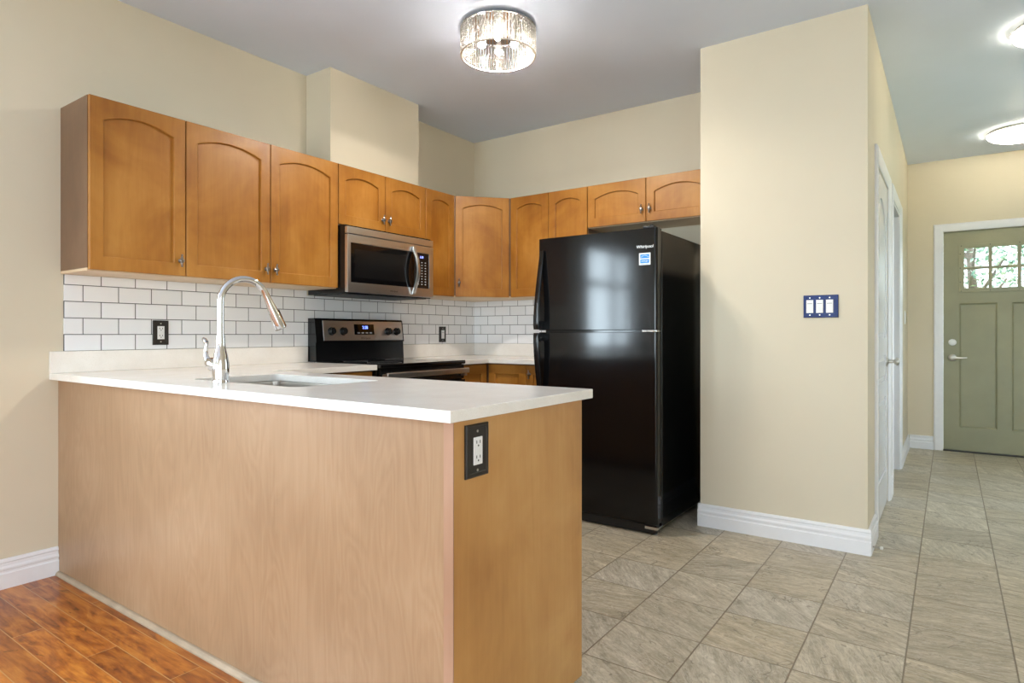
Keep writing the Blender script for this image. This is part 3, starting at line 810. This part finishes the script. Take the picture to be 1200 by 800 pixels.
hh = MB().box((RX1 - .085, RY - .002, ZS - .005), (RX1 - .002, -.915, ZS + .005), .001); hh.ball((RX1 - .012, RY - .003, ZS), .006, u=10, v=8); hh.box((RX1 - .08, RY - .004, ZS - .004), (RX1 - .055, RY - .002, ZS + .004))
hh.build('middle_hinge', M['chrome'], fr)
Bx((RX0 + .01, -.955, .004), (RX1 - .012, -.91, .055), .006).build('toe_grille', M['blackm'], fr)
ft = MB().box((RX1 - .075, -.966, .030), (RX1 - .002, -.957, .046), .002); ft.box((RX1 - .010, -.957, .030), (RX1 - .001, -.890, .044), .002); ft.lathe([(.014, 0), (.014, .012), (.006, .014), (.006, .03)], 14, Matrix.Translation((RX1 - .022, -.93, .0005)))
ft.build('leveling_foot', M['chrome'], fr)
MB().lathe([(.014, 0), (.014, .012), (.006, .014), (.006, .03)], 14, Matrix.Translation((RX0 + .03, -.89, .0005))).build('leveling_foot', M['blackm'], fr)
for x in (RX0 + .05, RX1 - .05):
    MB().lathe([(.02, -.02), (.02, .02)], 16, Matrix.Translation((x, -.14, .0205)) @ Matrix.Rotation(R90, 4, 'Y')).build('rear_roller', M['blackm'], fr)
text('logo', 'Whirlpool', .0235, frame_back(1.967, RY - .0006, 1.5655), M['logo'], fz, .0006, .15)
st = Bx((1.934, RY - .0010, 1.466), (2.000, RY - .0004, 1.531)).build('energy_sticker', M['sticker_w'], fz, label='square white and blue sticker')
for za, zb in ((1.502, 1.524), (1.476, 1.497)): Bx((1.941, RY - .0013, za), (1.993, RY - .0011, zb)).build('sticker_print', M['sticker_b'], st)
ac = MB().tube([(1.945 + .044 * k / 10, RY - .0016, 1.508 + .010 * math.sin(k / 10 * math.pi)) for k in range(11)], .0010, 6); ac.build('sticker_arc', M['sticker_w'], st)
text('sticker_text', 'energy', .014, frame_back(1.966, RY - .0014, 1.4885), M['sticker_w'], st, .0001, .3)
text('sticker_text', 'ENERGY STAR', .0068, frame_back(1.967, RY - .0012, 1.4712), M['sticker_b'], st, .0001)

# ------------------------------------------------------------------ range
GY0, GY1 = -1.690, -.931
ra = thing('electric_range', 'black and stainless electric range with a glass cooktop between the worktops', 'stove', (.34, -1.31, 0))
rb = MB().box((.012, GY0, .02), (.640, GY1, .893), .003)
rb.build('body', M['black'], ra)
ck = Bx((.095, GY0 - .001, .8935), (.672, GY1 + .001, .9165), .005, 3).build('cooktop', M['bglass'], ra)
for (x, y, r) in ((.24, -1.50, .075), (.24, -1.12, .095), (.50, -1.50, .105), (.50, -1.12, .075)):
    MB().lathe([(r, 0), (r, .0003), (r - .003, .0003), (r - .003, 0)], 40, Matrix.Translation((x, y, .9168)), False, False).build('burner_ring', M['grey_seal'], ck)
bgp = [(.012, .917), (.094, .917), (.088, 1.035), (.096, 1.040), (.078, 1.182), (.070, 1.190), (.012, 1.190)]
bg = MB().loops([[(x, y, z) for x, z in bgp] for y in (GY0, GY1)])
bgo = bg.build('backguard', M['black'], ra)
# tilted stainless control face
p0 = Vector((.0963, 0, 1.048)); p1 = Vector((.0800, 0, 1.176)); tv = (p1 - p0); th_ = tv.length; tv.normalize(); nv = Vector((tv.z, 0, -tv.x))
def ctl(y, s): q = p0 + tv * s; return loc_axes((q.x, y, q.z), (0, 1, 0), tuple(tv), tuple(nv))
cp = MB().box((GY0 + .055, 0, .0008), (GY1 - .012, th_, .0028), .0008, 1, ctl(0, 0)).build('control_panel', M['steel_y'], bgo)
for y in (-1.572, -1.478, -1.084, -1.003):
    k = MB().lathe([(.027, .003), (.027, .006), (.0235, .010), (.0215, .026), (.018, .029), (.001, .029)], 24, ctl(y, .060))
    k.box((-.0045, -.021, .027), (.0045, .021, .034), .0015, 1, ctl(y, .060))
    k.build('knob', M['black'], ra)
dsp = MB().box((-1.385, .038, .0030), (-1.212, .108, .0042), .0008, 1, ctl(0, 0)).build('display', M['bglass'], ra)
text('clock_digits', '2:28', .028, ctl(-1.290, .086) @ Matrix.Translation((0, 0, .0045)), M['lcd'], dsp, .0001)
for i, y in enumerate((-1.36, -1.325, -1.29, -1.255)):
    MB().box((y, .046, .0043), (y + .022, .054, .0046), mat=ctl(0, 0)).build('key_mark', M['inkw'], dsp)
text('logo', 'Whirlpool', .020, ctl(-1.293, .014) @ Matrix.Translation((0, 0, .0032)), M['inkd'], ra, .0001, .15)
Bx((.641, GY0 + .006, .795), (.664, GY1 - .006, .888), .004).build('vent_rail', M['black'], ra)
od = Bx((.641, GY0 + .004, .235), (.672, GY1 - .004, .790), .004).build('oven_door', M['black'], ra)
Bx((.6722, GY0 + .10, .33), (.6735, GY1 - .10, .64)).build('oven_window', M['bglass'], od)
oh = MB().tube([(.716, GY0 + .018, .852), (.716, GY1 - .018, .852)], .0135, 14, flat=1.35)
oh = MB().box((.700, GY0 + .012, .834), (.718, GY1 - .012, .868), .006, 3).build('handle', M['steel_y'], od)
for y in (GY0 + .030, GY1 - .030): Bx((.6645, y - .014, .815), (.7005, y + .014, .860), .004).build('handle_bracket', M['satin'], od)
Bx((.641, GY0 + .004, .06), (.668, GY1 - .004, .230), .004).build('drawer', M['black'], ra)

# ------------------------------------------------------------------ microwave
MX, MZ0, MZ1 = .385, 1.336, 1.737
mw = thing('microwave', 'stainless over-the-range microwave mounted above the stove', 'microwave', (.2, -1.31, MZ0))
Bx((.010, GY0 + .002, MZ0), (.3595, GY1 - .004, MZ1 + .012), .003).build('body', M['black'], mw)
MB().box((.03, GY0 + .03, MZ0 - .004), (.34, GY1 - .03, MZ0 - .0003), .001).build('underside_filter', M['blackm'], mw)
Bx((.360, GY0 + .002, 1.694), (MX - .002, GY1 - .004, MZ1), .003).build('vent_strip', M['steel_y'], mw)
ML = loc_axes((MX - .025, 0, 0), (0, 1, 0), (0, 0, 1), (1, 0, 0))
md = MB().poly(rect(GY0 + .002, GY1 - .004, MZ0 + .006, 1.690), 0, .025, [rect(-1.662, -.978, 1.402, 1.640)], .0025, 2, ML)
mdo = md.build('door', M['steel_y'], mw)
wn = [(-1.661, 1.639), (-1.661, 1.416)] + [(-1.661 + .490 * k / 10, 1.416 - .012 * math.sin(math.pi * k / 20)) for k in range(1, 11)] + [(-1.118, 1.403), (-1.118, 1.639)]
MB().poly(rect(-1.6615, -1.1175, 1.4025, 1.6395), .003, .0215, (), .001, 1, ML).build('window', M['bglass'], mdo)
MB().poly(rect(-1.630, -1.185, 1.432, 1.605), .0217, .0222, mat=ML).build('window_screen', M['black'], mdo)
ctp = MB().poly(rect(-1.1165, -.9785, 1.4025, 1.6395), .003, .0235, (), .001, 1, ML).build('control_panel', M['black'], mw)
text('clock_digits', '2:28', .019, ML @ Matrix.Translation((-1.050, 1.612, .0238)), M['lcd'], ctp, .0001)
for r_ in range(9):
    for c_ in range(3):
        MB().box((-1.088 + c_ * .034, 1.425 + r_ * .0185, .0236), (-1.076 + c_ * .034, 1.431 + r_ * .0185, .0239), mat=ML).build('key', M['inkw'], ctp)
mhp = [(MX + .002, -1.136, 1.362)]
for k in range(15):
    s = k / 14; mhp.append((MX + .012 + .040 * math.sin(math.pi * s), -1.136, 1.372 + .285 * s))
mhp.append((MX + .002, -1.136, 1.667))
mh = MB()
mh.loops([[(p[0] - .006, p[1] - .013, p[2]), (p[0] + .003, p[1] - .013, p[2]), (p[0] + .006, p[1] - .008, p[2]), (p[0] + .006, p[1] + .008, p[2]), (p[0] + .003, p[1] + .013, p[2]), (p[0] - .006, p[1] + .013, p[2])] for p in [(MX + .0075, -1.136, 1.356)] + mhp[1:-1] + [(MX + .0075, -1.136, 1.674)]])
mh.build('handle', M['steel_y'], mdo, ang=40)
text('logo', 'Whirlpool', .016, ML @ Matrix.Translation((-1.31, 1.366, .0252)), M['inkd'], mdo, .0001, .15)

# ------------------------------------------------------------------ outlets and switches
def plate(name, label, cat, mk, u0, u1, v0, v1, inserts, pm_, kind, at):
    t = thing(name, label, cat, at, None)
    w = u1 - u0
    m = MB(); q = mk
    m.loops([[(u0 + i, v0 + i, d), (u1 - i, v0 + i, d), (u1 - i, v1 - i, d), (u0 + i, v1 - i, d)] for i, d in ((0, .0006), (0, .005), (.003, .0075), (.010, .0075), (.0115, .0062), (.013, .0062))], mat=q)
    m.build('cover_plate', pm_, t)
    for (a, b, c, d) in inserts:
        ob = MB().box((a, c, .0064), (b, d, .0092), .0008, 1, q).build('receptacle' if kind == 'o' else 'rocker', M['device'], t)
        uc, vc = (a + b) / 2, (c + d) / 2; h = d - c; ww = b - a
        if kind == 'o':
            for vv in (vc + h * .27, vc - h * .27):
                for f0, f1 in ((-.24, -.16), (.16, .24)): MB().box((uc + ww * f0, vv, .0093), (uc + ww * f1, vv + h * .11, .0096), mat=q).build('slot', M['slot'], ob)
                MB().lathe([(ww * .075, .0093), (ww * .075, .0096)], 8, q @ Matrix.Translation((uc, vv - h * .08, 0))).build('ground_hole', M['slot'], ob)
        else:
            MB().box((a + .005, vc + h * .20, .0093), (b - .005, vc + h * .24, .0097), mat=q).build('rocker_edge', M['grey_seal'], ob)
    for (a, b, c, d) in inserts:
        for vv in (v0 + (c - v0) * .55, v1 - (v1 - d) * .55): MB().lathe([(.0035, .0064), (.0035, .0072), (.001, .0074)], 8, q @ Matrix.Translation(((a + b) / 2, vv, 0))).build('screw', M['satin'], t)
LW = frame_left(.0078, 0, 0)
plate('power_outlet', 'black outlet plate with white receptacle on the tile left of the faucet', 'outlet', LW, -2.624, -2.546, 1.035, 1.160, [(-2.602, -2.568, 1.064, 1.131)], M['bronze'], 'o', (.0078, -2.585, 1.097))
plate('light_switch', 'black switch plate with one white rocker on the tile right of the stove', 'switch', LW, -.456, -.378, 1.026, 1.150, [(-.434, -.400, 1.054, 1.121)], M['bronze'], 's', (.0078, -.417, 1.088))
EW = frame_left(XPN + .0003, 0, 0)
plate('power_outlet', 'black outlet plate with white receptacle on the end panel of the peninsula', 'outlet', EW, -2.990, -2.900, .738, .869, [(-2.963, -2.929, .769, .837)], M['bronze'], 'o', (XPN, -2.945, .80))
BW = frame_back(0, YP - .0003, 0)
plate('light_switch', 'dark three-gang switch plate, its blue reflection painted in, with white rockers on the cream partition', 'switch', BW, 2.700, 2.862, 1.175, 1.290, [(2.714, 2.747, 1.199, 1.266), (2.760, 2.793, 1.199, 1.266), (2.806, 2.839, 1.199, 1.266)], M['blue_reflect'], 's', (2.78, YP, 1.23))
plate('light_switch', 'small white switch plate on the hall wall near the front door', 'switch', frame_left(XP1 + .0003, 0, 0), 2.38, 2.45, 1.18, 1.295, [(2.399, 2.431, 1.204, 1.271)], M['device'], 's', (XP1, 2.415, 1.24))
# door stop
dsx = thing('door_stop', 'small spring door stop with white tip on the baseboard corner of the partition', 'door stop', (XP1 + .0165, -.60, .036))
sp_ = [(XP1 + .018 + .034 * k / 60, -.600 + .0045 * math.cos(k * .9), .036 + .0045 * math.sin(k * .9)) for k in range(61)]
MB().tube(sp_, .0011, 5).build('spring', M['satin'], dsx)
MB().lathe([(.0075, .050), (.0085, .054), (.008, .062), (.001, .064)], 14, Matrix.Translation((XP1, -.60, .036)) @ Matrix.Rotation(R90, 4, 'Y')).build('rubber_tip', M['rubber'], dsx)

# ------------------------------------------------------------------ lamps
def point(name, loc, power, color, radius):
    l = bpy.data.lights.new(name, 'POINT'); l.energy = power; l.color = color; l.shadow_soft_size = radius
    o = bpy.data.objects.new(name, l); COL.objects.link(o); o.location = loc; return o
LX, LY = 1.372, -1.512
lt = thing('ceiling_light', 'round drum ceiling light hung with crystal bead strands over the kitchen', 'ceiling light', (LX, LY, H))
TL = Matrix.Translation((LX, LY, 0))
MB().lathe([(.150, H - .0005), (.150, H - .014), (.182, H - .016), (.182, H - .019), (.001, H - .019)], 48, TL).build('ceiling_plate', M['chrome'], lt)
RL, ZL0, ZL1 = .196, 2.556, 2.698
def ringm(z, h, r0, r1): return MB().lathe([(r0, z), (r1, z), (r1, z + h), (r0, z + h), (r0, z)], 64, TL, False, False)
ringm(ZL0, .004, RL - .004, RL + .003).build('lower_ring', M['satin'], lt)
ringm(ZL1 - .004, .004, RL - .004, RL + .003).build('upper_ring', M['satin'], lt)
for k in range(4):
    a = math.pi / 4 + k * math.pi / 2
    MB().tube([(LX + .182 * math.cos(a), LY + .182 * math.sin(a), H - .0215), (LX + .195 * math.cos(a), LY + .195 * math.sin(a), ZL1 - .003)], .002, 8).build('support_arm', M['satin'], lt)
bd = MB()
for k in range(150):
    a = 2 * math.pi * k / 150 + random.uniform(-.008, .008); rb_ = RL - (.013 if k % 2 else 0); x, y = LX + rb_ * math.cos(a), LY + rb_ * math.sin(a)
    z = ZL0 + .005; pr_ = []; 
    while z < ZL1 - .006:
        st_ = random.choice((.007, .009, .013)); r = random.choice((.0036, .0046, .0056))
        pr_ += [(r * .45, z), (r, z + st_ * .35), (r, z + st_ * .65), (r * .45, z + st_ * .98)]; z += st_
    bd.lathe(pr_, 6, Matrix.Translation((x, y, 0)))
bo = bd.build('bead_strands', M['beads'], lt, ang=50); bo['kind'] = 'stuff'
for k in range(4):
    a = .6 + k * math.pi / 2; x, y = LX + .085 * math.cos(a), LY + .085 * math.sin(a)
    MB().lathe([(.012, H - .0205), (.012, H - .058), (.0225, H - .072), (.0225, H - .099), (.0205, H - .099), (.0205, H - .075)], 14, Matrix.Translation((x, y, 0))).build('socket', M['satin'], lt)
    MB().ball((x, y, H - .093), .020, (1, 1, 1.25), u=14, v=10).build('bulb', M['bulb'], lt)

def hall_light(label, x, y):
    t = thing('ceiling_light', label, 'ceiling light', (x, y, H), 'bowl ceiling lights in the hall')
    Tm = Matrix.Translation((x, y, H))
    MB().lathe([(.178, -.0005), (.186, -.004), (.186, -.015), (.178, -.017), (.150, -.017)], 48, Tm).build('metal_pan', M['satin'], t)
    MB().lathe([(.183, -.0175), (.199, -.024), (.198, -.030), (.188, -.046), (.165, -.062), (.12, -.080), (.06, -.089), (.001, -.091)], 48, Tm, False, True).build('glass_bowl', M['bowl'], t, ang=60)
    for k in range(3):
        a = 1.0 + k * 2.0944 + math.pi * .75
        MB().tube([(x + .184 * math.cos(a), y + .184 * math.sin(a), H - .010), (x + .204 * math.cos(a), y + .204 * math.sin(a), H - .022), (x + .194 * math.cos(a), y + .194 * math.sin(a), H - .043)], .004, 8).build('clip', M['satin'], t)
    point('hall_lamp', (x, y, H - .055), HALL, (1.0, .9, .72), .05)
hall_light('frosted bowl ceiling light in the hall, nearest the front door', 3.765, 2.22)
hall_light('frosted bowl ceiling light cut by the right edge, nearer the kitchen', 3.790, .15)

# ------------------------------------------------------------------ garden beyond the front door
struct(Bx((-25, -32, -.30), (30, 25, -.20)).build('ground', M['lawn']))
def shrub(label, x, y, r, h, n, sd):
    rnd = random.Random(sd)
    t = thing('garden_tree', label, 'tree', (x, y, -.2), 'trees outside the front door')
    tr = MB().tube([(x, y, -.2), (x + .05, y, h * .45), (x - .03, y + .04, h * .8)], [.09, .06, .03], 10)
    for k in range(6):
        a = rnd.uniform(0, 6.28); tr.tube([(x, y, h * (.35 + .07 * k)), (x + r * .5 * math.cos(a), y + r * .5 * math.sin(a), h * (.55 + .07 * k))], [.03, .012], 6)
    tr.build('trunk', M['bark'], t)
    b = bmesh.new()
    for _ in range(n):
        while True:
            p = Vector((rnd.uniform(-1, 1), rnd.uniform(-1, 1), rnd.uniform(-1, 1)))
            if p.length < 1: break
        c = Vector((x + p.x * r, y + p.y * r, h * .62 + p.z * h * .42))
        u = Vector((rnd.uniform(-1, 1), rnd.uniform(-1, 1), rnd.uniform(-1, 1))).normalized()
        w = u.cross(Vector((rnd.uniform(-1, 1), rnd.uniform(-1, 1), rnd.uniform(-1, 1)))).normalized()
        s = rnd.uniform(.025, .055)
        vs = [b.verts.new(c + u * s * a_ + w * s * b_) for a_, b_ in ((-1.2, 0), (-.2, .5), (1.2, 0), (-.2, -.5))]
        b.faces.new(vs)
    m = MB(); m.add(b); o = m.build('foliage', M['leaf'], t); o['kind'] = 'stuff'
shrub('nearer leafy tree outside the front door panes', 3.55, 6.6, 1.3, 3.4, 2300, 1)
shrub('farther leafy tree standing behind the nearer one outside the front door', 4.8, 11.6, 1.9, 4.6, 3600, 2)
